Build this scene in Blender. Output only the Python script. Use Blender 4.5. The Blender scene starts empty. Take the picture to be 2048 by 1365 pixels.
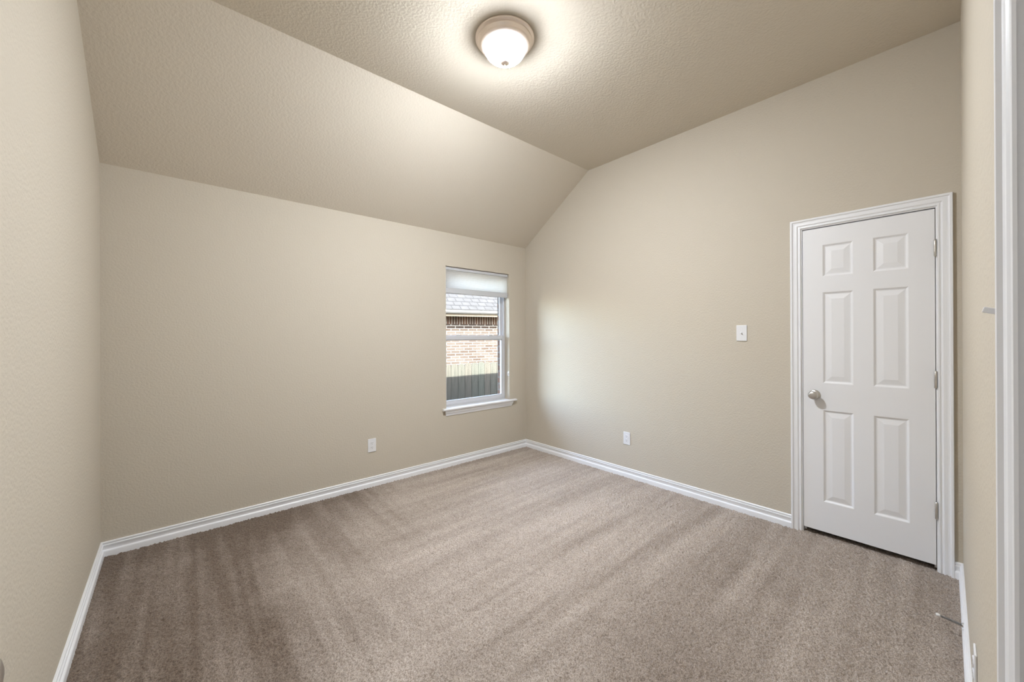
import bpy, bmesh, math, random
import numpy as np
from mathutils import Vector, Matrix
random.seed(7)
C = bpy.context.scene
COL = C.collection
# ------------------------------------------------------------------ camera
CAM = Vector((-3.2661, -3.4630, 1.3420))
ROLL, PITCH, YAW, FPX, CYPX = -0.0040, 0.0011, 0.7209, 774.6, 672.75
fw = Vector((math.sin(YAW), math.cos(YAW), 0)); rt = Vector((math.cos(YAW), -math.sin(YAW), 0)); up = Vector((0, 0, 1))
fw, up = math.cos(PITCH)*fw + math.sin(PITCH)*up, math.cos(PITCH)*up - math.sin(PITCH)*fw
rt, up = math.cos(ROLL)*rt + math.sin(ROLL)*up, math.cos(ROLL)*up - math.sin(ROLL)*rt
cd = bpy.data.cameras.new('camera'); cam = bpy.data.objects.new('camera', cd); COL.objects.link(cam)
cam.matrix_world = Matrix(((rt.x, up.x, -fw.x, CAM.x), (rt.y, up.y, -fw.y, CAM.y), (rt.z, up.z, -fw.z, CAM.z), (0, 0, 0, 1)))
cd.sensor_width = 36.0; cd.lens = FPX/2048*36; cd.shift_y = (CYPX-682.5)/2048; cd.clip_start = 0.01; cd.clip_end = 200
C.camera = cam
# ------------------------------------------------------------------ world, sun, exposure
wd = bpy.data.worlds.new('world'); C.world = wd; wd.use_nodes = True
nt = wd.node_tree; bg = nt.nodes['Background']
sky = nt.nodes.new('ShaderNodeTexSky'); sky.sky_type = 'NISHITA'; sky.sun_disc = False
sky.sun_elevation = math.radians(41); sky.sun_rotation = math.radians(180); sky.dust_density = 2.0
hz = nt.nodes.new('ShaderNodeMix'); hz.data_type = 'RGBA'; hz.inputs[0].default_value = .55; hz.inputs[7].default_value = (.56, .51, .46, 1)   # thin bright haze
nt.links.new(sky.outputs[0], hz.inputs[6]); nt.links.new(hz.outputs[2], bg.inputs[0]); bg.inputs[1].default_value = 10.0
sd = bpy.data.lights.new('sun', 'SUN'); sd.energy = 85; sd.angle = 0.009; sd.color = (1, .96, .9)
sun = bpy.data.objects.new('sun', sd); COL.objects.link(sun)
sun.rotation_euler = Vector((0.05, .758, -.652)).to_track_quat('-Z', 'Y').to_euler(); sun.location = (0, -6, 8)
LAMP, LAMP_SIDE, LAMP_COL = 930.0, 20.0, (.935, .985, 1.05)                                                  # strength of the glowing glass bowl
C.view_settings.view_transform = 'Standard'; C.view_settings.look = 'None'
C.view_settings.exposure = 0.17; C.view_settings.gamma = 1.0; C.view_settings.use_curve_mapping = False
C.cycles.max_bounces = 12; C.cycles.diffuse_bounces = 8; C.cycles.transparent_max_bounces = 12
C.cycles.sample_clamp_indirect = 6.0; C.cycles.caustics_reflective = False; C.cycles.caustics_refractive = False

# ------------------------------------------------------------------ sizes (metres)
W, D = 3.597, 3.497          # window wall width, room depth along the closet wall
Z1, Z2, YC = 2.424, 3.0705, 0.963   # low ceiling edge, flat ceiling height, where the slope meets it
def front_y(x): return -D + .00827*x       # the entry wall is a hair out of square

# ------------------------------------------------------------------ materials
def mat(name, col, rough=.6, metal=0.0, bump=None, var=None, spec=.5):
    m = bpy.data.materials.new(name); m.use_nodes = True
    n = m.node_tree; b = n.nodes['Principled BSDF']
    b.inputs['Base Color'].default_value = (*col, 1); b.inputs['Roughness'].default_value = rough
    b.inputs['Metallic'].default_value = metal; b.inputs['Specular IOR Level'].default_value = spec
    tc = n.nodes.new('ShaderNodeTexCoord')
    if bump:
        sc, dist, st, det = bump
        ns = n.nodes.new('ShaderNodeTexNoise'); ns.inputs['Scale'].default_value = sc; ns.inputs['Detail'].default_value = det
        bp = n.nodes.new('ShaderNodeBump'); bp.inputs['Distance'].default_value = dist; bp.inputs['Strength'].default_value = st
        n.links.new(tc.outputs['Object'], ns.inputs['Vector']); n.links.new(ns.outputs['Fac'], bp.inputs['Height'])
        n.links.new(bp.outputs['Normal'], b.inputs['Normal'])
    if var:
        sc, c2 = var
        n2 = n.nodes.new('ShaderNodeTexNoise'); n2.inputs['Scale'].default_value = sc; n2.inputs['Detail'].default_value = 3
        rp = n.nodes.new('ShaderNodeValToRGB'); rp.color_ramp.elements[0].position = .35; rp.color_ramp.elements[1].position = .65
        rp.color_ramp.elements[0].color = (*col, 1); rp.color_ramp.elements[1].color = (*c2, 1)
        n.links.new(tc.outputs['Object'], n2.inputs['Vector']); n.links.new(n2.outputs['Fac'], rp.inputs['Fac']); n.links.new(rp.outputs['Color'], b.inputs['Base Color'])
    return m
WALLC = (.53, .479, .396)
M_wall = mat('beige_wall_paint', WALLC, .75, bump=(85, .004, .55, 2.0), spec=.25)
M_ceil = mat('beige_ceiling_paint', (.64, .582, .492), .8, bump=(75, .006, .4, 2.5), spec=.2)
M_trim = mat('white_trim_paint', (.78, .785, .80), .35)
M_door = mat('white_door_paint', (.76, .76, .77), .42, bump=(140, .0006, .25, 2))
M_plate = mat('white_plastic', (.72, .72, .73), .3)
M_dark = mat('dark_slot', (.02, .02, .02), .6)
M_nickel = mat('satin_nickel', (.62, .60, .57), .32, 1.0)
M_pan = mat('pale_brushed_nickel', (.97, .86, .77), .30, 0.6)
M_vinyl = mat('white_vinyl', (.58, .585, .61), .4)
M_rubber = mat('white_rubber', (.75, .73, .7), .7)
M_hall = mat('hall_paint', WALLC, .8)
M_floorh = mat('hall_carpet', (.36, .30, .25), .95)
M_closet = mat('closet_paint', (.30, .27, .22), .9)
M_ground = mat('dry_ground', (.06, .052, .042), .95, var=(6, (.075, .066, .05)))
M_soffit = mat('tan_painted_board', (.060, .045, .026), .6)
M_gutter = mat('white_gutter', (.032, .032, .031), .4)
M_post = mat('cedar_rail', (.30, .24, .18), .8)

def brick_mat(name, c1, c2, mortar, bw, rh, ms, bump=.004, off=.5, bias=0.0, rough=.9, plane='xz'):
    m = bpy.data.materials.new(name); m.use_nodes = True
    n = m.node_tree; b = n.nodes['Principled BSDF']; b.inputs['Roughness'].default_value = rough; b.inputs['Specular IOR Level'].default_value = .05
    tc = n.nodes.new('ShaderNodeTexCoord'); sp = n.nodes.new('ShaderNodeSeparateXYZ'); cb = n.nodes.new('ShaderNodeCombineXYZ')
    n.links.new(tc.outputs['Object'], sp.inputs[0])
    ax = {'x': 0, 'y': 1, 'z': 2}
    n.links.new(sp.outputs[ax[plane[0]]], cb.inputs[0]); n.links.new(sp.outputs[ax[plane[1]]], cb.inputs[1])
    br = n.nodes.new('ShaderNodeTexBrick'); br.offset = off; br.inputs['Scale'].default_value = 1
    br.inputs['Brick Width'].default_value = bw; br.inputs['Row Height'].default_value = rh; br.inputs['Mortar Size'].default_value = ms
    br.inputs['Mortar Smooth'].default_value = .15; br.inputs['Bias'].default_value = bias
    br.inputs['Color1'].default_value = (*c1, 1); br.inputs['Color2'].default_value = (*c2, 1); br.inputs['Mortar'].default_value = (*mortar, 1)
    n.links.new(cb.outputs[0], br.inputs['Vector'])
    ns = n.nodes.new('ShaderNodeTexNoise'); ns.inputs['Scale'].default_value = 7; ns.inputs['Detail'].default_value = 4
    n.links.new(tc.outputs['Object'], ns.inputs['Vector'])
    mx = n.nodes.new('ShaderNodeMix'); mx.data_type = 'RGBA'; mx.blend_type = 'MULTIPLY'; mx.inputs[0].default_value = .5
    rp = n.nodes.new('ShaderNodeValToRGB'); rp.color_ramp.elements[0].position = .3; rp.color_ramp.elements[0].color = (.7, .68, .66, 1); rp.color_ramp.elements[1].position = .7
    n.links.new(ns.outputs['Fac'], rp.inputs['Fac']); n.links.new(br.outputs['Color'], mx.inputs[6]); n.links.new(rp.outputs['Color'], mx.inputs[7])
    n.links.new(mx.outputs[2], b.inputs['Base Color'])
    bp = n.nodes.new('ShaderNodeBump'); bp.inputs['Distance'].default_value = bump; bp.invert = True
    n.links.new(br.outputs['Fac'], bp.inputs['Height']); n.links.new(bp.outputs['Normal'], b.inputs['Normal'])
    return m
M_brick = brick_mat('neighbour_brick', (.0185, .0136, .0107), (.029, .0246, .0212), (.052, .0505, .048), .255, .0765, .011)
M_soldier = brick_mat('soldier_brick', (.036, .019, .012), (.022, .015, .012), (.13, .125, .115), .0765, .60, .009, off=0)
M_course = brick_mat('dark_course_brick', (.017, .013, .011), (.026, .020, .016), (.13, .125, .115), .255, .0765, .010)
M_obrick = brick_mat('own_brick', (.105, .062, .045), (.085, .057, .043), (.105, .095, .085), .255, .0765, .010, plane='yz')
M_shingle = brick_mat('grey_shingles', (.0168, .0168, .0170), (.0190, .0190, .0193), (.0108, .0108, .0110), .24, .125, .010, bump=.01)  # darker joint colour paints in the shadow lines between shingles

def wood_mat():
    m = bpy.data.materials.new('weathered_picket'); m.use_nodes = True
    n = m.node_tree; b = n.nodes['Principled BSDF']; b.inputs['Roughness'].default_value = .9; b.inputs['Specular IOR Level'].default_value = .05
    tc = n.nodes.new('ShaderNodeTexCoord'); mp = n.nodes.new('ShaderNodeMapping'); mp.inputs['Scale'].default_value = (22, 8, 1.3)
    ns = n.nodes.new('ShaderNodeTexNoise'); ns.inputs['Scale'].default_value = 2.2; ns.inputs['Detail'].default_value = 5
    oi = n.nodes.new('ShaderNodeObjectInfo')
    rp = n.nodes.new('ShaderNodeValToRGB'); e = rp.color_ramp.elements
    e[0].position = .3; e[0].color = (.0205, .0208, .0185, 1); e[1].position = .7; e[1].color = (.042, .041, .036, 1)
    mx = n.nodes.new('ShaderNodeMix'); mx.data_type = 'RGBA'; mx.blend_type = 'MULTIPLY'; mx.inputs[0].default_value = .55
    r2 = n.nodes.new('ShaderNodeValToRGB'); f = r2.color_ramp.elements; f[0].color = (.78, .92, .86, 1); f[1].color = (1, .90, .82, 1)
    add = n.nodes.new('ShaderNodeVectorMath'); add.operation = 'ADD'
    n.links.new(tc.outputs['Object'], mp.inputs[0]); n.links.new(mp.outputs[0], add.inputs[0]); n.links.new(oi.outputs['Location'], add.inputs[1])
    n.links.new(add.outputs[0], ns.inputs['Vector']); n.links.new(ns.outputs['Fac'], rp.inputs[0]); n.links.new(oi.outputs['Random'], r2.inputs[0])
    n.links.new(rp.outputs[0], mx.inputs[6]); n.links.new(r2.outputs[0], mx.inputs[7]); n.links.new(mx.outputs[2], b.inputs['Base Color'])
    return m
M_picket = wood_mat()

def glass_mat():
    m = bpy.data.materials.new('clear_window_glass'); m.use_nodes = True
    n = m.node_tree; n.nodes.remove(n.nodes['Principled BSDF']); out = n.nodes['Material Output']
    t = n.nodes.new('ShaderNodeBsdfTransparent'); t.inputs[0].default_value = (.96, .975, .97, 1)
    g = n.nodes.new('ShaderNodeBsdfGlossy'); g.inputs['Roughness'].default_value = .0
    fr = n.nodes.new('ShaderNodeFresnel'); fr.inputs[0].default_value = 1.2
    mx = n.nodes.new('ShaderNodeMixShader')
    n.links.new(fr.outputs[0], mx.inputs[0]); n.links.new(t.outputs[0], mx.inputs[1]); n.links.new(g.outputs[0], mx.inputs[2]); n.links.new(mx.outputs[0], out.inputs[0])
    return m
M_glass = glass_mat()
def shade_mat():
    m = bpy.data.materials.new('white_cellular_fabric'); m.use_nodes = True
    n = m.node_tree; n.nodes.remove(n.nodes['Principled BSDF']); out = n.nodes['Material Output']
    d = n.nodes.new('ShaderNodeBsdfDiffuse'); d.inputs[0].default_value = (.85, .85, .85, 1)
    t = n.nodes.new('ShaderNodeBsdfTranslucent'); t.inputs[0].default_value = (.90, .87, .81, 1)
    mx = n.nodes.new('ShaderNodeMixShader'); mx.inputs[0].default_value = .68
    n.links.new(d.outputs[0], mx.inputs[1]); n.links.new(t.outputs[0], mx.inputs[2]); n.links.new(mx.outputs[0], out.inputs[0])
    return m
M_shade = shade_mat()
def bowl_mat():
    # frosted bowl: the bulbs sit low, so the bottom glows more than the flank under the rim
    m = bpy.data.materials.new('lit_frosted_glass'); m.use_nodes = True
    n = m.node_tree; b = n.nodes['Principled BSDF']; b.inputs['Base Color'].default_value = (.9, .88, .85, 1); b.inputs['Roughness'].default_value = .3
    b.inputs['Emission Color'].default_value = (*LAMP_COL, 1)
    g = n.nodes.new('ShaderNodeNewGeometry'); sp = n.nodes.new('ShaderNodeSeparateXYZ'); ng = n.nodes.new('ShaderNodeMath'); ng.operation = 'MULTIPLY'; ng.inputs[1].default_value = -1
    rp = n.nodes.new('ShaderNodeValToRGB'); e = rp.color_ramp.elements; rp.color_ramp.interpolation = 'EASE'
    lo = LAMP_SIDE/max(LAMP, 1e-6); e[0].position = .57; e[0].color = (lo, lo, lo, 1); e[1].position = .88; e[1].color = (1, 1, 1, 1)
    for p, v in ((.95, .9), (.988, .10)): q = e.new(p); q.color = (v, v, v, 1)
    mu = n.nodes.new('ShaderNodeMath'); mu.operation = 'MULTIPLY'; mu.inputs[1].default_value = LAMP
    n.links.new(g.outputs['True Normal'], sp.inputs[0]); n.links.new(sp.outputs[2], ng.inputs[0]); n.links.new(ng.outputs[0], rp.inputs[0])
    n.links.new(rp.outputs[0], mu.inputs[0]); n.links.new(mu.outputs[0], b.inputs['Emission Strength'])
    return m
M_bowl = bowl_mat()
def carpet_mat():
    m = bpy.data.materials.new('beige_cut_pile'); m.use_nodes = True
    n = m.node_tree; b = n.nodes['Principled BSDF']; b.inputs['Roughness'].default_value = 1.0; b.inputs['Specular IOR Level'].default_value = .05
    b.inputs['Sheen Weight'].default_value = .15; b.inputs['Sheen Roughness'].default_value = .5
    tc = n.nodes.new('ShaderNodeTexCoord'); ns = n.nodes.new('ShaderNodeTexNoise'); ns.inputs['Scale'].default_value = 210; ns.inputs['Detail'].default_value = 2
    rp = n.nodes.new('ShaderNodeValToRGB'); e = rp.color_ramp.elements
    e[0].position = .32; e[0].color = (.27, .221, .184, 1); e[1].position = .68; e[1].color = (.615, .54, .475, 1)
    at = n.nodes.new('ShaderNodeAttribute'); at.attribute_name = 'nap_shade'
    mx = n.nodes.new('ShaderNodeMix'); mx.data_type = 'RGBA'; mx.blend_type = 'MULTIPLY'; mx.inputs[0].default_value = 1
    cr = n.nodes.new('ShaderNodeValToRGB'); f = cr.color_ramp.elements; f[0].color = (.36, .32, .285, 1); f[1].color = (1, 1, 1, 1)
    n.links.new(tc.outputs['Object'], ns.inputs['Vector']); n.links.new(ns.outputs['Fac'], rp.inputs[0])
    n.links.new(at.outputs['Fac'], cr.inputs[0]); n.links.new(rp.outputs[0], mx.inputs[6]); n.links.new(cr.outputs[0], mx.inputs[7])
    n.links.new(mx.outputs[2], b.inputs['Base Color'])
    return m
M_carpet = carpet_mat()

# ------------------------------------------------------------------ mesh helpers
def obj(name, bm, m, parent=None, smooth=False):
    bmesh.ops.recalc_face_normals(bm, faces=bm.faces[:])
    me = bpy.data.meshes.new(name); bm.to_mesh(me); bm.free()
    o = bpy.data.objects.new(name, me); COL.objects.link(o)
    for x in (m if isinstance(m, (list, tuple)) else [m]): me.materials.append(x)
    if smooth:
        for p in me.polygons: p.use_smooth = True
    if parent: o.parent = parent
    return o
def auto_smooth(o, ang=35):
    me = o.data; bm = bmesh.new(); bm.from_mesh(me)
    for f in bm.faces: f.smooth = True
    for e in bm.edges:
        if len(e.link_faces) == 2 and e.calc_face_angle(0) > math.radians(ang): e.smooth = False
    bm.to_mesh(me); bm.free(); return o
def box(bm, x0, x1, y0, y1, z0, z1, bev=0, seg=2, mi=0):
    v = [bm.verts.new(p) for p in ((x0,y0,z0),(x1,y0,z0),(x1,y1,z0),(x0,y1,z0),(x0,y0,z1),(x1,y0,z1),(x1,y1,z1),(x0,y1,z1))]
    fs = [bm.faces.new([v[i] for i in q]) for q in ((3,2,1,0),(4,5,6,7),(0,1,5,4),(1,2,6,5),(2,3,7,6),(3,0,4,7))]
    for f in fs: f.material_index = mi
    if bev:
        es = list({e for f in fs for e in f.edges})
        bmesh.ops.bevel(bm, geom=es, offset=bev, segments=seg, affect='EDGES', profile=.5)
def prism(bm, poly, axis, a, b):
    """extrude a polygon along axis: axis 'x' -> poly is (y,z); 'y' -> (x,z); 'z' -> (x,y)"""
    def P(u, v, t): return (t, u, v) if axis == 'x' else (u, t, v) if axis == 'y' else (u, v, t)
    A = [bm.verts.new(P(u, v, a)) for u, v in poly]; B = [bm.verts.new(P(u, v, b)) for u, v in poly]
    bm.faces.new(A); bm.faces.new(B[::-1])
    for i in range(len(poly)): j = (i+1) % len(poly); bm.faces.new((A[i], A[j], B[j], B[i]))
def lathe(bm, prof, n=32, M=None):
    """prof: list of (r, h) about local z"""
    rings = []
    for r, h in prof:
        if r < 1e-6: rings.append([bm.verts.new(M @ Vector((0,0,h)) if M else (0,0,h))])
        else:
            rings.append([bm.verts.new((M @ Vector((r*math.cos(2*math.pi*k/n), r*math.sin(2*math.pi*k/n), h))) if M else (r*math.cos(2*math.pi*k/n), r*math.sin(2*math.pi*k/n), h)) for k in range(n)])
    for a, b in zip(rings, rings[1:]):
        if len(a) == 1 and len(b) == 1: continue
        for k in range(n):
            l = (k+1) % n
            if len(a) == 1: bm.faces.new((a[0], b[k], b[l]))
            elif len(b) == 1: bm.faces.new((a[k], a[l], b[0]))
            else: bm.faces.new((a[k], a[l], b[l], b[k]))
def sweep(bm, prof, path, cap=True):
    """sweep a profile given as functions: path = list of (origin, dir_u, dir_v); prof = (u, v) points, closed"""
    rings = [[bm.verts.new(o + du*u + dv*v) for u, v in prof] for o, du, dv in path]
    for a, b in zip(rings, rings[1:]):
        for i in range(len(prof)): j = (i+1) % len(prof); bm.faces.new((a[i], a[j], b[j], b[i]))
    if cap: bm.faces.new(rings[0]); bm.faces.new(rings[-1][::-1])
def tube(bm, pts, r, n=8):
    prev = None; rings = []
    for i, p in enumerate(pts):
        d = (pts[min(i+1, len(pts)-1)] - pts[max(i-1, 0)]).normalized()
        if prev is None: u = d.orthogonal().normalized()
        else: u = (prev - d*prev.dot(d)).normalized()
        prev = u; w = d.cross(u)
        rings.append([bm.verts.new(p + (u*math.cos(2*math.pi*k/n) + w*math.sin(2*math.pi*k/n))*r) for k in range(n)])
    for a, b in zip(rings, rings[1:]):
        for k in range(n): l = (k+1) % n; bm.faces.new((a[k], a[l], b[l], b[k]))
    bm.faces.new(rings[0]); bm.faces.new(rings[-1][::-1])
def struct(o): o['kind'] = 'structure'; return o
def empty(name, loc, parent=None):
    o = bpy.data.objects.new(name, None); COL.objects.link(o); o.location = loc; o.empty_display_size = .05
    if parent: o.parent = parent
    return o
def thing(name, label, cat, loc=(0,0,0), group=None):
    o = empty(name, loc); o['label'] = label; o['category'] = cat
    if group: o['group'] = group
    return o

# ------------------------------------------------------------------ room shell
T = .115
# window opening
WX0, WX1, WZ0, WZ1 = -1.133, -0.2665, .600, 2.080
bm = bmesh.new()
for x0, x1, z0, z1 in ((-W-T, WX0, -.05, Z1+.05), (WX1, T, -.05, Z1+.05), (WX0, WX1, -.05, WZ0-.022), (WX0, WX1, WZ1, Z1+.05)):
    box(bm, x0, x1, 0, .15, z0, z1)
struct(obj('wall_back', bm, M_wall))
prof = [(-D-.3, -.05), (.02, -.05), (.02, Z1+.03), (0, Z1+.04), (-YC, Z2+.04), (-D-.3, Z2+.04)]
bm = bmesh.new(); prism(bm, prof, 'x', -W-T, -W); struct(obj('wall_left', bm, M_wall))
# closet wall with its door opening
DY0, DY1, DZ = -2.779, -3.400, 2.069        # rough opening (slab plus gap)
JO = .018
bm = bmesh.new()
a0, a1, az = DY0+JO, DY1-JO, DZ+JO
prism(bm, [(.02, -.05), (.02, Z1+.03), (0, Z1+.04), (-YC, Z2+.04), (a0, Z2+.04), (a0, -.05)], 'x', 0, T)
prism(bm, [(a0, az), (a0, Z2+.04), (a1, Z2+.04), (a1, az)], 'x', 0, T)
prism(bm, [(a1, -.05), (a1, Z2+.04), (-D-.3, Z2+.04), (-D-.3, -.05)], 'x', 0, T)
struct(obj('wall_right', bm, M_wall))
# entry wall with its doorway (slightly out of square)
EX0, EX1, EZ = -3.500, -2.545, 2.069
bm = bmesh.new()
def fprism(x0, x1, z0, z1):
    ya, yb = front_y(x0), front_y(x1)
    prism(bm, [(x0, ya), (x1, yb), (x1, yb-T), (x0, ya-T)], 'z', z0, z1)
fprism(-W-.02, EX0-JO, -.05, Z2+.04); fprism(EX1+JO, .02, -.05, Z2+.04); fprism(EX0-JO, EX1+JO, EZ+JO, Z2+.04)
struct(obj('wall_front', bm, M_wall))
bm = bmesh.new()
k = (Z2-Z1)/YC
prism(bm, [(.14, Z1-k*.14), (-YC, Z2), (-D-.3, Z2), (-D-.3, Z2+.12), (-YC-.03, Z2+.12), (.14, Z1-k*.14+.16)], 'x', -W-T, T)
struct(obj('ceiling', bm, M_ceil))
# hallway behind the doorway
HX0, HX1, HY = -4.1, -1.7, -5.0
bm = bmesh.new(); box(bm, HX0, HX1, HY-.1, HY, -.05, 2.5); struct(obj('wall_hall_far', bm, M_hall))
bm = bmesh.new(); box(bm, HX0-.1, HX0, HY-.1, front_y(-3.6)-T, -.05, 2.5); box(bm, HX0-.1, -W, front_y(-3.6)-T, front_y(-3.6)-.02, -.05, 2.5); struct(obj('wall_hall_left', bm, M_hall))
bm = bmesh.new(); box(bm, HX1, HX1+.1, HY-.1, front_y(-1.7)-T, -.05, 2.5); struct(obj('wall_hall_right', bm, M_hall))
bm = bmesh.new(); box(bm, HX0-.1, HX1+.1, HY-.1, front_y(-2)-T, 2.44, 2.55); struct(obj('ceiling_hall', bm, M_hall))
bm = bmesh.new(); box(bm, HX0-.1, HX1+.1, HY-.1, -D-.06, -.06, -.004); struct(obj('floor_hall', bm, M_floorh))
# closet behind the closed door
bm = bmesh.new()
box(bm, .72, .76, -3.60, -2.5, -.05, 2.5); box(bm, T, .76, -2.54, -2.5, -.05, 2.5); box(bm, T, .76, -3.64, -3.60, -.05, 2.5); box(bm, T, .76, -3.64, -2.5, 2.46, 2.5); box(bm, -.0, .76, -3.64, -2.5, -.08, -.05)
struct(obj('wall_closet', bm, M_closet))

# ------------------------------------------------------------------ carpet (floor)
def carpet():
    rng = np.random.default_rng(3)
    g = .0042
    xs = np.arange(-W-.005, .125, g); ys = np.arange(-D-.05, .006, g)
    nx, ny = len(xs), len(ys)
    X, Y = np.meshgrid(xs, ys)
    def smooth_noise(cell, seed, ay=1.0, rot=0.0):
        r = np.random.default_rng(seed); cr, sr = math.cos(rot), math.sin(rot)
        XX, YY = X+W/2, Y+D/2
        u = (cr*XX+sr*YY+3.2)/cell; v = (-sr*XX+cr*YY+3.2)/(cell*ay)
        G = r.random((int(v.max())+3, int(u.max())+3))
        i = u.astype(int); j = v.astype(int); fu = u-i; fv = v-j
        fu = fu*fu*(3-2*fu); fv = fv*fv*(3-2*fv)
        return (G[j, i]*(1-fu)+G[j, i+1]*fu)*(1-fv)+(G[j+1, i]*(1-fu)+G[j+1, i+1]*fu)*fv
    n1, n2, n3 = smooth_noise(.30, 1), smooth_noise(.09, 2), smooth_noise(.025, 4)
    def sst(e0, e1, t): t = np.clip((t-e0)/(e1-e0), 0, 1); return t*t*(3-2*t)
    # vacuum streaks, plus uneven light painted into the colour; passes toward the window wall on the left, along x in the right and front part
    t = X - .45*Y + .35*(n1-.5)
    left = sst(-1.45, -2.75, t)  # broad left side darkened: falling light painted in with the pile direction
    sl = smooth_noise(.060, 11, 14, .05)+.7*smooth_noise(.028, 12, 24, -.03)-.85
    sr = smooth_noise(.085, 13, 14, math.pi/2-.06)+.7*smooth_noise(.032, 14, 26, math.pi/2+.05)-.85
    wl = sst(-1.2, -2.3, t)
    nap_shade = .80 - .70*left + (.36*wl*sl + .36*(1-wl)*sr) + (n1-.5)*.10 + (n2-.5)*.08 + (n3-.5)*.14
    nap_shade -= .18*sst(-.45, -.02, Y)*sst(-.2, -1.4, X)
    nap_shade -= .42*np.exp(-((X+1.85-.9*(Y+2.75))/.55)**2-((Y+2.75)/.38)**2)*(.6+1.2*sr)
    nap_shade -= .26*sst(-1.7, -2.9, Y)  # front darkened in colour to stand in for weaker light there
    nap_shade = np.clip(nap_shade, 0, 1)
    # tufts: jittered cells, each a small rounded leaning bump
    cell = .0090
    cx, cy = int(4.0/cell)+4, int(4.0/cell)+4
    jx, jy, jh = rng.random((cy, cx)), rng.random((cy, cx)), rng.random((cy, cx))
    wx = X + .004*(n3-.5); wy = Y + .004*(smooth_noise(.021, 9)-.5)
    u = (wx+W+.1)/cell; v = (wy+D+.15)/cell; i0 = u.astype(int); j0 = v.astype(int)
    best = np.full(X.shape, -9.0)
    for dj in (-1, 0, 1):
        for di in (-1, 0, 1):
            i, j = i0+di, j0+dj
            ox, oy = u-(i+jx[j, i]), v-(j+jy[j, i])
            h = (.55+.45*jh[j, i]) - (ox*ox+oy*oy)*.95 + (nap_shade-.5)*.5*(ox*.8+oy*.6)
            best = np.maximum(best, h)
    h = np.clip(best, -.25, 1.2)
    Z = -.015 + .0155*h + .0022*(n3-.5) + .0016*(n2-.5)
    co = np.stack([X, Y, Z], -1).reshape(-1, 3).astype(np.float32)
    me = bpy.data.meshes.new('floor')
    idx = np.arange(nx*ny).reshape(ny, nx)
    q = np.stack([idx[:-1, :-1], idx[:-1, 1:], idx[1:, 1:], idx[1:, :-1]], -1).reshape(-1, 4).astype(np.int32)
    me.vertices.add(len(co)); me.vertices.foreach_set('co', co.ravel())
    me.loops.add(q.size); me.loops.foreach_set('vertex_index', q.ravel())
    me.polygons.add(len(q)); me.polygons.foreach_set('loop_start', np.arange(0, q.size, 4, dtype=np.int32)); 
    me.polygons.foreach_set('use_smooth', np.ones(len(q), bool))
    me.update(calc_edges=True)
    a = me.attributes.new('nap_shade', 'FLOAT', 'POINT'); a.data.foreach_set('value', nap_shade.ravel().astype(np.float32))
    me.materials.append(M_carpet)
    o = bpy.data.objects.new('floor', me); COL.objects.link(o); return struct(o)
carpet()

# ------------------------------------------------------------------ baseboards
BB = [(0, -.01), (.0165, -.01), (.0165, .026), (.0155, .0305), (.0125, .034), (.0085, .0365), (.0080, .040), (.0088, .048), (.0115, .058), (.0135, .0635), (.0130, .0660), (.0085, .0672), (.0060, .0680), (.0060, .0708), (.0085, .0722), (.0095, .0750), (.0092, .0805), (.0060, .0838), (0, .084)]
ZUP = Vector((0, 0, 1))
def base_run(name, pts, closed_ends=True):
    """pts: (x, y, normal) corner list; the mitre comes from the summed normals"""
    bm = bmesh.new()
    sweep(bm, BB, [(Vector((x, y, 0)), Vector((n[0], n[1], 0)), ZUP) for x, y, n in pts])
    return struct(auto_smooth(obj(name, bm, M_trim), 40))
fy0 = front_y(0)
CAS = .060
OUT_L = DY0 + .006 + CAS; OUT_R = DY1 - .006 - CAS           # outer edges of closet casing
base_run('baseboard_back', [(-W, 0, (1, -1)), (0, 0, (-1, -1))])
base_run('baseboard_left', [(-W, 0, (1, -1)), (-W, front_y(-W), (1, 1))])
bm = bmesh.new()
sweep(bm, BB, [(Vector((0, 0, 0)), Vector((-1, -1, 0)), ZUP), (Vector((0, OUT_L, 0)), Vector((-1, 0, 0)), ZUP)])
sweep(bm, BB, [(Vector((0, OUT_R, 0)), Vector((-1, 0, 0)), ZUP), (Vector((0, fy0, 0)), Vector((-1, 1, 0)), ZUP)])
struct(auto_smooth(obj('baseboard_right', bm, M_trim), 40))
EOUT = EX1 + .006 + .070                                     # outer edge of the entry casing
base_run('baseboard_front', [(0, fy0, (-1, 1)), (EOUT, front_y(EOUT), (0, 1))])

# ------------------------------------------------------------------ casings
def casing_prof(w, t):
    # (across from inner edge, out of wall)
    s = w/.060; q = t/.016
    return [(0, 0), (0, .0050*q), (.002*s, .0078*q), (.005*s, .0088*q), (.0090*s, .0082*q), (.0115*s, .0052*q), (.0160*s, .0048*q), (.0185*s, .0078*q), (.0215*s, .0102*q), (.027*s, .0108*q), (.034*s, .0094*q), (.041*s, .0092*q), (.0460*s, .0112*q), (.0480*s, .0155*q), (.0500*s, .0162*q), (.0580*s, .0160*q), (.060*s, .0145*q), (.060*s, 0)]
def casing(bm, to3, i0, i1, zt, w, t):
    """to3(u, out, z) maps wall coords; opening from i0 to i1 (i0<i1) up to zt"""
    P = casing_prof(w, t); n = len(P)
    rings = []
    for kind in ('lb', 'lt', 'rt', 'rb'):
        ring = []
        for a, b in P:
            u = i0-a if kind[0] == 'l' else i1+a
            z = -.01 if kind[1] == 'b' else zt+a
            ring.append(bm.verts.new(to3(u, b, z)))
        rings.append(ring)
    for A, B in zip(rings, rings[1:]):
        for i in range(n): j = (i+1) % n; bm.faces.new((A[i], A[j], B[j], B[i]))
    bm.faces.new(rings[0]); bm.faces.new(rings[-1][::-1])
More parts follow.
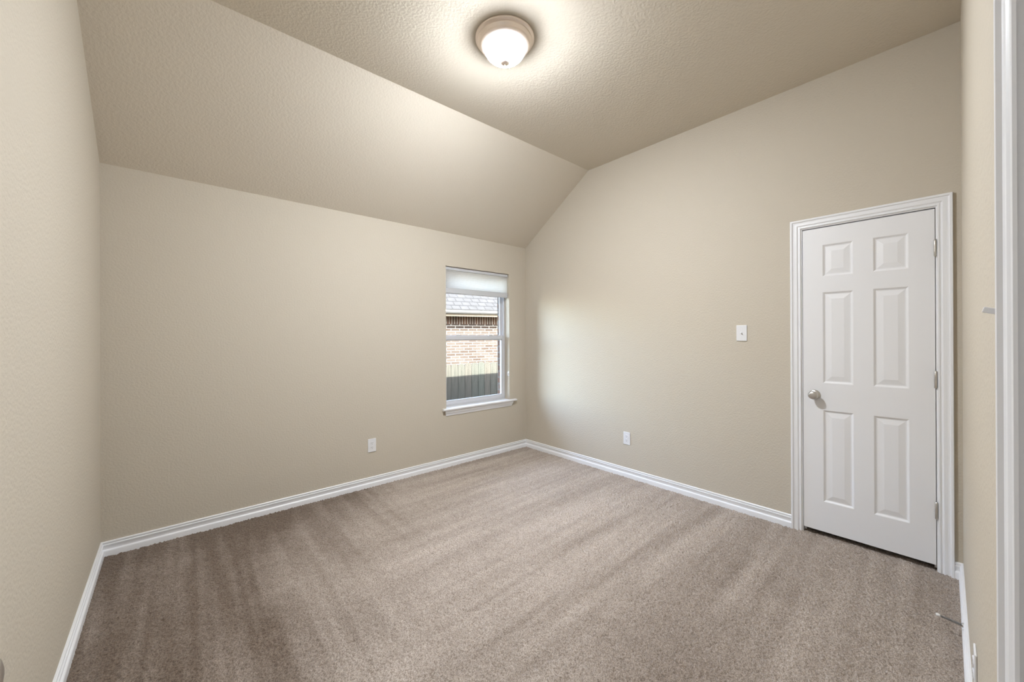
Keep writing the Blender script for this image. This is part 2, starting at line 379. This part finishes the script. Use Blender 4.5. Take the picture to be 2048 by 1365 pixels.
def jamb(bm, to3, i0, i1, zt, th, d0, d1):
    """flat jamb boards lining an opening, from depth d0 to d1 behind the wall face"""
    for (ua, ub, za, zb) in ((i0-th, i0, -.01, zt+th), (i1, i1+th, -.01, zt+th), (i0, i1, zt, zt+th)):
        v = [bm.verts.new(to3(u, -d, z)) for u in (ua, ub) for d in (d0, d1) for z in (za, zb)]
        for q in ((0,1,3,2), (4,6,7,5), (0,4,5,1), (2,3,7,6), (0,2,6,4), (1,5,7,3)): bm.faces.new([v[i] for i in q])
# closet: u = -y
toR = lambda u, b, z: Vector((-b, -u, z))
bm = bmesh.new(); casing(bm, toR, -DY0-.006, -DY1+.006, DZ+.006, CAS, .016); jamb(bm, toR, -DY0, -DY1, DZ, JO-.001, 0, T)
# stop strips behind the slab
for ua, ub, za, zb in ((-DY0, -DY0+.011, 0, DZ), (-DY1-.011, -DY1, 0, DZ), (-DY0, -DY1, DZ-.011, DZ)):
    p0 = toR(ua, -.040, za); p1 = toR(ub, -.075, zb); box(bm, min(p0.x, p1.x), max(p0.x, p1.x), min(p0.y, p1.y), max(p0.y, p1.y), za, zb)
trim1 = struct(auto_smooth(obj('trim_1', bm, M_trim), 30))
bm = bmesh.new(); box(bm, .004, .030, DY0, DY0+.0012, .905, .975); 
sp = obj('strike_plate', bm, M_nickel, trim1)
# entry doorway: u = x
ang = math.atan(.00827)
toF = lambda u, b, z: Vector((u - b*math.sin(ang), front_y(u) + b*math.cos(ang), z))
bm = bmesh.new(); casing(bm, toF, EX0-.006, EX1+.006, EZ+.006, .070, .0185); jamb(bm, toF, EX0, EX1, EZ, JO-.001, 0, T)
for ua, ub, za, zb in ((EX1-.011, EX1, 0, EZ), (EX0, EX0+.011, 0, EZ), (EX0, EX1, EZ-.011, EZ)):
    box(bm, ua, ub, front_y(ua)-.085, front_y(ua)-.045, za, zb)
struct(auto_smooth(obj('trim_2', bm, M_trim), 30))

# ------------------------------------------------------------------ six panel doors
PC = [(.108, .262), (.356, .510)]                            # panel columns, from the knob-side edge of a .615 slab
PR = [(.200, .812), (.993, 1.598), (1.704, 1.915)]           # rows above the slab foot
def panel_slab(bm, w, h, t, cols, rows):
    """slab in local coords: u 0..w, z 0..h, front face at n=0, back at n=t; front carries sunk raised-field panels"""
    us = sorted({0, w, *[c for p in cols for c in p]}); zs = sorted({0, h, *[r for p in rows for r in p]})
    V = {}
    def vert(u, n, z):
        k = (round(u, 5), round(n, 5), round(z, 5))
        if k not in V: V[k] = bm.verts.new((u, n, z))
        return V[k]
    for side, sgn in ((0, 1), (t, -1)):
        for ua, ub in zip(us, us[1:]):
            for za, zb in zip(zs, zs[1:]):
                if (ua, ub) in cols and (za, zb) in rows:
                    lv = [(0, 0), (.004, .0022), (.010, .0075), (.013, .0085), (.017, .0085), (.046, .0025), (.050, .0025)]
                    R = [[vert(ua+o, side+sgn*d, za+o), vert(ub-o, side+sgn*d, za+o), vert(ub-o, side+sgn*d, zb-o), vert(ua+o, side+sgn*d, zb-o)] for o, d in lv]
                    for A, B in zip(R, R[1:]):
                        for i in range(4): j = (i+1) % 4; bm.faces.new((A[i], A[j], B[j], B[i]))
                    bm.faces.new(R[-1])
                else:
                    bm.faces.new((vert(ua, side, za), vert(ub, side, za), vert(ub, side, zb), vert(ua, side, zb)))
    for ua, ub in zip(us, us[1:]):
        for z in (0, h): bm.faces.new((vert(ua, 0, z), vert(ub, 0, z), vert(ub, t, z), vert(ua, t, z)))
    for za, zb in zip(zs, zs[1:]):
        for u in (0, w): bm.faces.new((vert(u, 0, za), vert(u, 0, zb), vert(u, t, zb), vert(u, t, za)))
KNOB = [(0, -.002), (.031, -.002), (.032, .002), (.031, .006), (.026, .009), (.014, .011), (.0115, .016), (.0115, .026), (.015, .031), (.022, .036), (.0262, .043), (.0275, .050), (.0262, .057), (.022, .0625), (.014, .0655), (.005, .0665), (0, .0665)]
def make_door(name, w, h, knob_u, knob_z, hinges):
    sx = w/.615
    cols = [(round(.108*sx, 4), round(.262*sx, 4)), (round(.356*sx, 4), round(.510*sx, 4))]
    bm = bmesh.new(); panel_slab(bm, w, h, .035, cols, PR)
    root = struct(obj(name, bm, M_door))
    bm = bmesh.new(); lathe(bm, KNOB, 40, Matrix.Translation((knob_u, 0, knob_z)) @ Matrix.Rotation(math.pi/2, 4, 'X'))
    kn = obj('door_knob', bm, M_nickel, root, True); kn['label'] = 'round satin nickel door knob'
    bm = bmesh.new(); box(bm, -.0012, .0, .004, .031, knob_z-.029, knob_z+.029); obj('latch_plate', bm, M_nickel, root)
    for hz in hinges:
        bm = bmesh.new()
        M0 = Matrix.Translation((w+.0015, -.0055, hz))
        lathe(bm, [(0, -.0500), (.0035, -.0495), (.0045, -.0475), (.0062, -.0455), (.0062, -.0156), (.0056, -.0150), (.0062, -.0144), (.0062, .0144), (.0056, .0150), (.0062, .0156), (.0062, .0455), (.0045, .0475), (.0035, .0495), (0, .0500)], 16, M0)
        box(bm, w-.0005, w+.0008, -.004, .030, hz-.046, hz+.046); box(bm, w+.0022, w+.0034, -.004, .030, hz-.046, hz+.046)
        hg = obj('hinge', bm, M_nickel, root); auto_smooth(hg, 40)
    return root
d1 = make_door('door_1', .615, 2.030, .063, .911, (.311, 1.056, 1.806))
d1.location = (.0005, -2.782, .031); d1.rotation_euler = (0, 0, -math.pi/2)
# room door, swung open flat against the left wall; only the end of its knob reaches the picture
d2 = make_door('door_2', .914, 2.030, .914-.070, .874, ())
DOOR2 = d2

# ------------------------------------------------------------------ window
win = struct(empty('window_1', (0, 0, 0)))
YF = .076                                                    # room-side face of the vinyl frame
bm = bmesh.new()
f = .022
for x0, x1, z0, z1 in ((WX0, WX0+f, WZ0, WZ1), (WX1-f, WX1, WZ0, WZ1), (WX0+f, WX1-f, WZ1-f, WZ1), (WX0+f, WX1-f, WZ0, WZ0+.016)):
    box(bm, x0, x1, YF+.004, .150, z0, z1, .002, 1)
obj('window_frame', bm, M_vinyl, win)
ZM = 1.330
def sash(name, y0, y1, x0, x1, z0, z1, st, rb, rt_, parent):
    bm = bmesh.new()
    box(bm, x0, x0+st, y0, y1, z0, z1, .003, 2); box(bm, x1-st, x1, y0, y1, z0, z1, .003, 2)
    box(bm, x0+st, x1-st, y0, y1, z0, z0+rb, .003, 2); box(bm, x0+st, x1-st, y0, y1, z1-rt_, z1, .003, 2)
    # glazing bead
    b = .008
    for X0, X1, Z0, Z1_ in ((x0+st, x0+st+b, z0+rb, z1-rt_), (x1-st-b, x1-st, z0+rb, z1-rt_), (x0+st, x1-st, z0+rb, z0+rb+b), (x0+st, x1-st, z1-rt_-b, z1-rt_)):
        box(bm, X0, X1, y0+.007, y1-.006, Z0, Z1_)
    s = obj(name, bm, M_vinyl, parent)
    bm = bmesh.new(); ym = (y0+y1)/2+.004; box(bm, x0+st, x1-st, ym, ym+.004, z0+rb, z1-rt_)
    obj('pane', bm, M_glass, s); return s
lower = sash('lower_sash', YF, YF+.030, WX0+.006, WX1-.006, WZ0+.014, ZM+.024, .040, .040, .045, win)
upper = sash('upper_sash', YF+.034, YF+.062, WX0+.012, WX1-.012, ZM-.022, WZ1-.012, .030, .042, .040, win)
for px in (-.925, -.480):
    bm = bmesh.new(); box(bm, px-.030, px+.030, YF+.002, YF+.022, ZM+.024, ZM+.029, .002, 1); box(bm, px-.012, px+.018, YF+.004, YF+.014, ZM+.029, ZM+.036, .002, 1)
    obj('sash_lock', bm, M_vinyl, win)
bm = bmesh.new()                                             # stool: board with horns and rounded nose
nose = [(YF+.004, .578), (YF+.004, .600), (-.030, .600), (-.034, .5985), (-.0365, .594), (-.0370, .589), (-.0360, .584), (-.033, .580), (-.028, .578)]
hx0, hx1 = -1.180, -.176
mid = [(max(y, -.0), z) if False else (y, z) for y, z in nose]
prism(bm, [(y, z) for y, z in nose if True], 'x', WX0+.0005, WX1-.0005)
horn = [(-.0005, .578), (-.0005, .600)] + nose[2:]
prism(bm, horn, 'x', hx0, WX0+.0005); prism(bm, horn, 'x', WX1-.0005, hx1)
obj('window_stool', bm, M_trim, win)
bm = bmesh.new()                                             # apron moulding with mitred ends
AP = [(0, .522), (.006, .522), (.008, .527), (.009, .535), (.013, .545), (.019, .555), (.022, .563), (.0235, .570), (.0235, .578), (0, .578)]
L = [bm.verts.new((-1.135-b*.9, -b, z)) for b, z in AP]; R = [bm.verts.new((-.243+b*.9, -b, z)) for b, z in AP]
for i in range(len(AP)): j = (i+1) % len(AP); bm.faces.new((L[i], L[j], R[j], R[i]))
bm.faces.new(L); bm.faces.new(R[::-1]); auto_smooth(obj('window_apron', bm, M_trim, win), 25)

# ------------------------------------------------------------------ cellular shade
sh = thing('cellular_shade', 'white cellular shade raised to the top of the window', 'window shade', (-.700, .040, 1.800))
def local(o, bm): bmesh.ops.translate(bm, verts=bm.verts[:], vec=-o.location)
SX0, SX1 = WX0+.006, WX1-.006
bm = bmesh.new(); box(bm, SX0, SX1, .018, .062, 2.046, 2.0785, .003, 2); local(sh, bm); obj('headrail', bm, mat('shade_rail', (.52, .53, .55), .45), sh)
bm = bmesh.new()
z = 2.046; pts = []; npl = 16; dz = (2.046-1.858)/npl
for i in range(npl): pts += [(.0245, 2.046-i*dz), (.0232, 2.046-(i+.5)*dz)]
pts.append((.0245, 1.858)); back = [(y + .022 + (.006 if y < .024 else 0), z) for y, z in pts[::-1]]
prism(bm, pts + back, 'x', SX0+.003, SX1-.003); local(sh, bm); obj('shade_fabric', bm, M_shade, sh)
bm = bmesh.new(); box(bm, SX0+.001, SX1-.001, .019, .052, 1.800, 1.858, .004, 2); local(sh, bm); obj('bottom_rail', bm, bpy.data.materials['shade_rail'], sh)
# cord cleat on the window jamb
cl = thing('cord_cleat', 'small white cord cleat on the right window jamb', 'cleat', (WX1, .012, .905))
bm = bmesh.new(); box(bm, -.003, 0, -.009, .009, -.028, .028, .001, 1); obj('cleat_plate', bm, M_plate, cl)
bm = bmesh.new(); tube(bm, [Vector((-.003, 0, -.004)), Vector((-.016, -.001, -.004)), Vector((-.020, -.002, .002)), Vector((-.020, -.002, .022))], .0042, 10); tube(bm, [Vector((-.012, 0, -.004)), Vector((-.018, -.001, -.010)), Vector((-.019, -.002, -.026))], .0040, 10); obj('cleat_horn', bm, M_plate, cl, True)

# ------------------------------------------------------------------ outlets and switches
def place(root, loc, nrm):
    """local: x across, y out of the wall (toward the room is -y), z up"""
    root.location = loc; root.rotation_euler = (0, 0, math.atan2(nrm[0], -nrm[1]))
PW, PH = .0735, .120
def plate(bm, holes=False):
    box(bm, -PW/2, PW/2, -.0062, 0, -PH/2, PH/2, .0028, 3)
def screw(bm, z): lathe(bm, [(0, .0012), (.0028, .0009), (.0033, 0)], 12, Matrix.Translation((0, -.0062, z)) @ Matrix.Rotation(math.pi/2, 4, 'X'))
def outlet(label):
    r = thing('wall_outlet', label, 'outlet', group='duplex wall outlets')
    bm = bmesh.new(); plate(bm); screw(bm, 0); obj('cover_plate', bm, M_plate, r)
    for zc in (-.0195, .0195):
        bm = bmesh.new()
        pl = [(.0172*math.cos(a), max(-.0142, min(.0142, .0172*math.sin(a)))) for a in [2*math.pi*i/32 for i in range(32)]]
        prism(bm, [(x, z+zc) for x, z in pl], 'y', -.0090, -.0060); rc = obj('receptacle', bm, M_plate, r)
        bm = bmesh.new()
        box(bm, -.0074, -.0052, -.0093, -.0089, zc-.0005, zc+.0085); box(bm, .0052, .0074, -.0093, -.0089, zc+.0005, zc+.0075)
        lathe(bm, [(0, .0093), (.0026, .0093), (.0026, .0089)], 12, Matrix.Translation((0, 0, zc-.0072)) @ Matrix.Rotation(math.pi/2, 4, 'X'))
        obj('slots', bm, M_dark, rc)
    return r
def switch(label):
    r = thing('light_switch', label, 'light switch', group='toggle light switches')
    bm = bmesh.new(); plate(bm); screw(bm, .030); screw(bm, -.030); obj('cover_plate', bm, M_plate, r)
    bm = bmesh.new(); box(bm, -.0054, .0054, -.0078, -.0060, -.0125, .0125, .0008, 1); obj('toggle_collar', bm, M_plate, r)
    bm = bmesh.new(); box(bm, -.0036, .0036, -.0150, 0, -.0045, .0045, .0012, 2)
    bmesh.ops.rotate(bm, cent=(0, 0, 0), matrix=Matrix.Rotation(math.radians(-17), 3, 'X'), verts=bm.verts[:]); bmesh.ops.translate(bm, vec=(0, -.0068, 0), verts=bm.verts[:])
    obj('toggle', bm, M_plate, r); return r
place(outlet('white duplex outlet low on the wall left of the window'), (-1.912, 0, .366), (0, -1))
place(outlet('white duplex outlet low on the wall between window corner and closet door'), (0, -1.405, .365), (-1, 0))
nf = (-math.sin(ang), math.cos(ang))
ox = -1.400
OUT3 = outlet('white outlet seen edge-on beside the entry casing, near the floor'); place(OUT3, (ox, front_y(ox), .308), nf)
place(switch('white toggle light switch on the wall left of the closet door'), (0, -2.401, 1.361), (-1, 0))
sx_ = -2.290
SW2 = switch('white toggle light switch seen edge-on behind the entry casing'); place(SW2, (sx_, front_y(sx_), 1.378), nf)

# ------------------------------------------------------------------ spring door stop on the entry-side baseboard
dsx = -.645
ds = thing('door_stop', 'thin spring door stop sticking out of the entry-side baseboard', 'door stop', (dsx, front_y(dsx)+.0125, .059))
R90 = Matrix.Rotation(-math.pi/2, 4, 'X')                    # local z -> +y
bm = bmesh.new(); lathe(bm, [(0, 0), (.0095, 0), (.0095, .003), (.006, .006), (0, .006)], 16, R90); obj('stop_base', bm, M_nickel, ds, True)
bm = bmesh.new(); tube(bm, [Vector((.0052*(1-.35*i/240)*math.cos(i*.7), .004+.066*i/240, .0052*(1-.35*i/240)*math.sin(i*.7)+.006*(i/240))) for i in range(241)], .00105, 6); obj('spring', bm, mat('dull_spring_steel', (.30, .29, .28), .45, .6), ds, True)
bm = bmesh.new(); lathe(bm, [(0, .068), (.0062, .068), (.0066, .074), (.006, .081), (.003, .083), (0, .083)], 16, Matrix.Translation((0, 0, .006)) @ R90); tp = obj('rubber_tip', bm, M_rubber, ds, True); tp['label'] = 'white rubber tip'

# ------------------------------------------------------------------ ceiling light
cl_ = thing('ceiling_light', 'lit flush dome light with pale metal rim on the ceiling', 'ceiling light', (-1.812, -1.756, Z2))
bm = bmesh.new()
lathe(bm, [(0, -.001), (.1700, -.001), (.1705, -.005), (.1700, -.010), (.1665, -.0125), (.1560, -.0140), (.1540, -.0170), (.1565, -.0195), (.1570, -.0230), (.1550, -.0265), (.1500, -.0320), (.1455, -.0365), (.1440, -.0395), (.1450, -.0420), (.1440, -.0455), (.1380, -.0500), (.1300, -.0535), (.1245, -.0540), (.1235, -.0480), (.1230, -.0300), (0, -.0280)], 96)
obj('rim', bm, M_pan, cl_, True)
bm = bmesh.new()
gp = [(.1225, -.040), (.1228, -.052)]
for i in range(1, 25):
    a = i/24*math.pi/2; gp.append((.1228*math.cos(a)**1.08 if i < 24 else 0, -.052-.087*math.sin(a)**1.04))
lathe(bm, gp, 64); gb = obj('glass_bowl', bm, M_bowl, cl_, True); gb['label'] = 'glowing white glass bowl'
bm = bmesh.new(); lathe(bm, [(0, -.1385), (.0230, -.1390), (.0265, -.1400), (.0268, -.1415), (.0245, -.1450), (.0180, -.1490), (.0100, -.1512), (.0045, -.1520), (.0036, -.156), (.0040, -.159), (.0055, -.161), (.0056, -.164), (.0040, -.1665), (0, -.1675)], 32); obj('finial', bm, M_pan, cl_, True)

# ------------------------------------------------------------------ room door placement
d2.rotation_euler = (0, 0, math.pi/2); d2.location = (-3.502, -3.475, .020)
for ch in d2.children:
    if ch.name.startswith('latch_plate'): ch.location.x = .914+.0012

# ------------------------------------------------------------------ outside
bm = bmesh.new()
bx0, bx1 = -1.115, -.232
for x0, x1, z0, z1 in ((-6, bx0, -.8, 2.5), (bx1, 3.0, -.8, 2.5), (bx0, bx1, -.8, .585), (bx0, bx1, 2.075, 2.5)): box(bm, x0, x1, .16, .262, z0, min(z1, 2.42))
struct(obj('wall_exterior', bm, M_obrick))
bm = bmesh.new(); kk = (Z2-Z1)/YC
prism(bm, [(.60, 2.31), (-1.6, 2.31+kk*2.2), (-1.6, 2.41+kk*2.2), (.60, 2.39)], 'x', -6, 3.0); struct(obj('roof', bm, M_shingle))
bm = bmesh.new(); box(bm, -14, 18, -10, 26, -1.0, -.8); struct(obj('ground', bm, M_ground))
# fence of round-topped pickets
fe = thing('picket_fence', 'weathered wooden privacy fence with rounded picket tops outside the window', 'fence', (1.0, 2.68, -.8))
bm = bmesh.new()
for zz in (.35, 1.25): box(bm, -2.4, 3.0, .020, .058, zz, zz+.085)
for px in (-2.2, 0.2, 2.6): box(bm, px-.045, px+.045, .059, .149, 0, 1.5)
obj('fence_rails', bm, M_post, fe)
n_p = 34
for i in range(n_p):
    xc = -2.4+.079 + i*.1555; h = 1.632 + random.uniform(-.010, .010) + (.02 if i == 17 else 0); w = .150
    bm = bmesh.new()
    top = [(w/2, 0), (w/2, h-.045), (w/2-.012, h-.022), (w/2-.030, h-.006), (w/2-.050, h), (-w/2+.050, h), (-w/2+.030, h-.006), (-w/2+.012, h-.022), (-w/2, h-.045), (-w/2, 0)]
    prism(bm, top, 'y', 0, .018)
    p = obj('picket', bm, M_picket, fe); p.location = (xc, random.uniform(-.002, .002), 0)
# neighbouring brick house
ha = math.radians(-14)
nh = thing('brick_house', 'sunlit brick house with grey shingle roof beyond the fence', 'house', (3.153, 5.539, -.8)); nh.rotation_euler = (0, 0, ha)
zs_ = .8
bm = bmesh.new(); box(bm, -7, 6, 0, .1, 0, zs_+1.543); box(bm, -7, -6.9, .1, 6, 0, zs_+1.543); box(bm, 5.9, 6, .1, 6, 0, zs_+1.543); obj('brick_wall', bm, M_brick, nh)
bm = bmesh.new(); box(bm, -7, 6, -.004, .1, zs_+1.543, zs_+1.6965); obj('accent_course', bm, M_course, nh)
bm = bmesh.new(); box(bm, -7, 6, -.012, .1, zs_+1.6965, zs_+1.9285); obj('soldier_course', bm, M_soldier, nh)
bm = bmesh.new(); box(bm, -7.3, 6.3, -.36, .1, zs_+1.9285, zs_+1.945); box(bm, -7.3, 6.3, -.385, -.36, zs_+1.895, zs_+2.02); obj('soffit', bm, M_soffit, nh)
bm = bmesh.new(); prism(bm, [(-.385, zs_+1.955), (-.46, zs_+1.965), (-.485, zs_+2.0), (-.485, zs_+2.045), (-.475, zs_+2.045), (-.385, zs_+2.045)], 'x', -7.3, 6.3); obj('gutter', bm, M_gutter, nh)
bm = bmesh.new(); prism(bm, [(-.43, zs_+2.05), (-.43, zs_+2.075), (3.2, zs_+2.075+3.63*.62), (3.2, zs_+2.05+3.63*.62)], 'x', -7.3, 6.3); obj('shingle_roof', bm, M_shingle, nh)
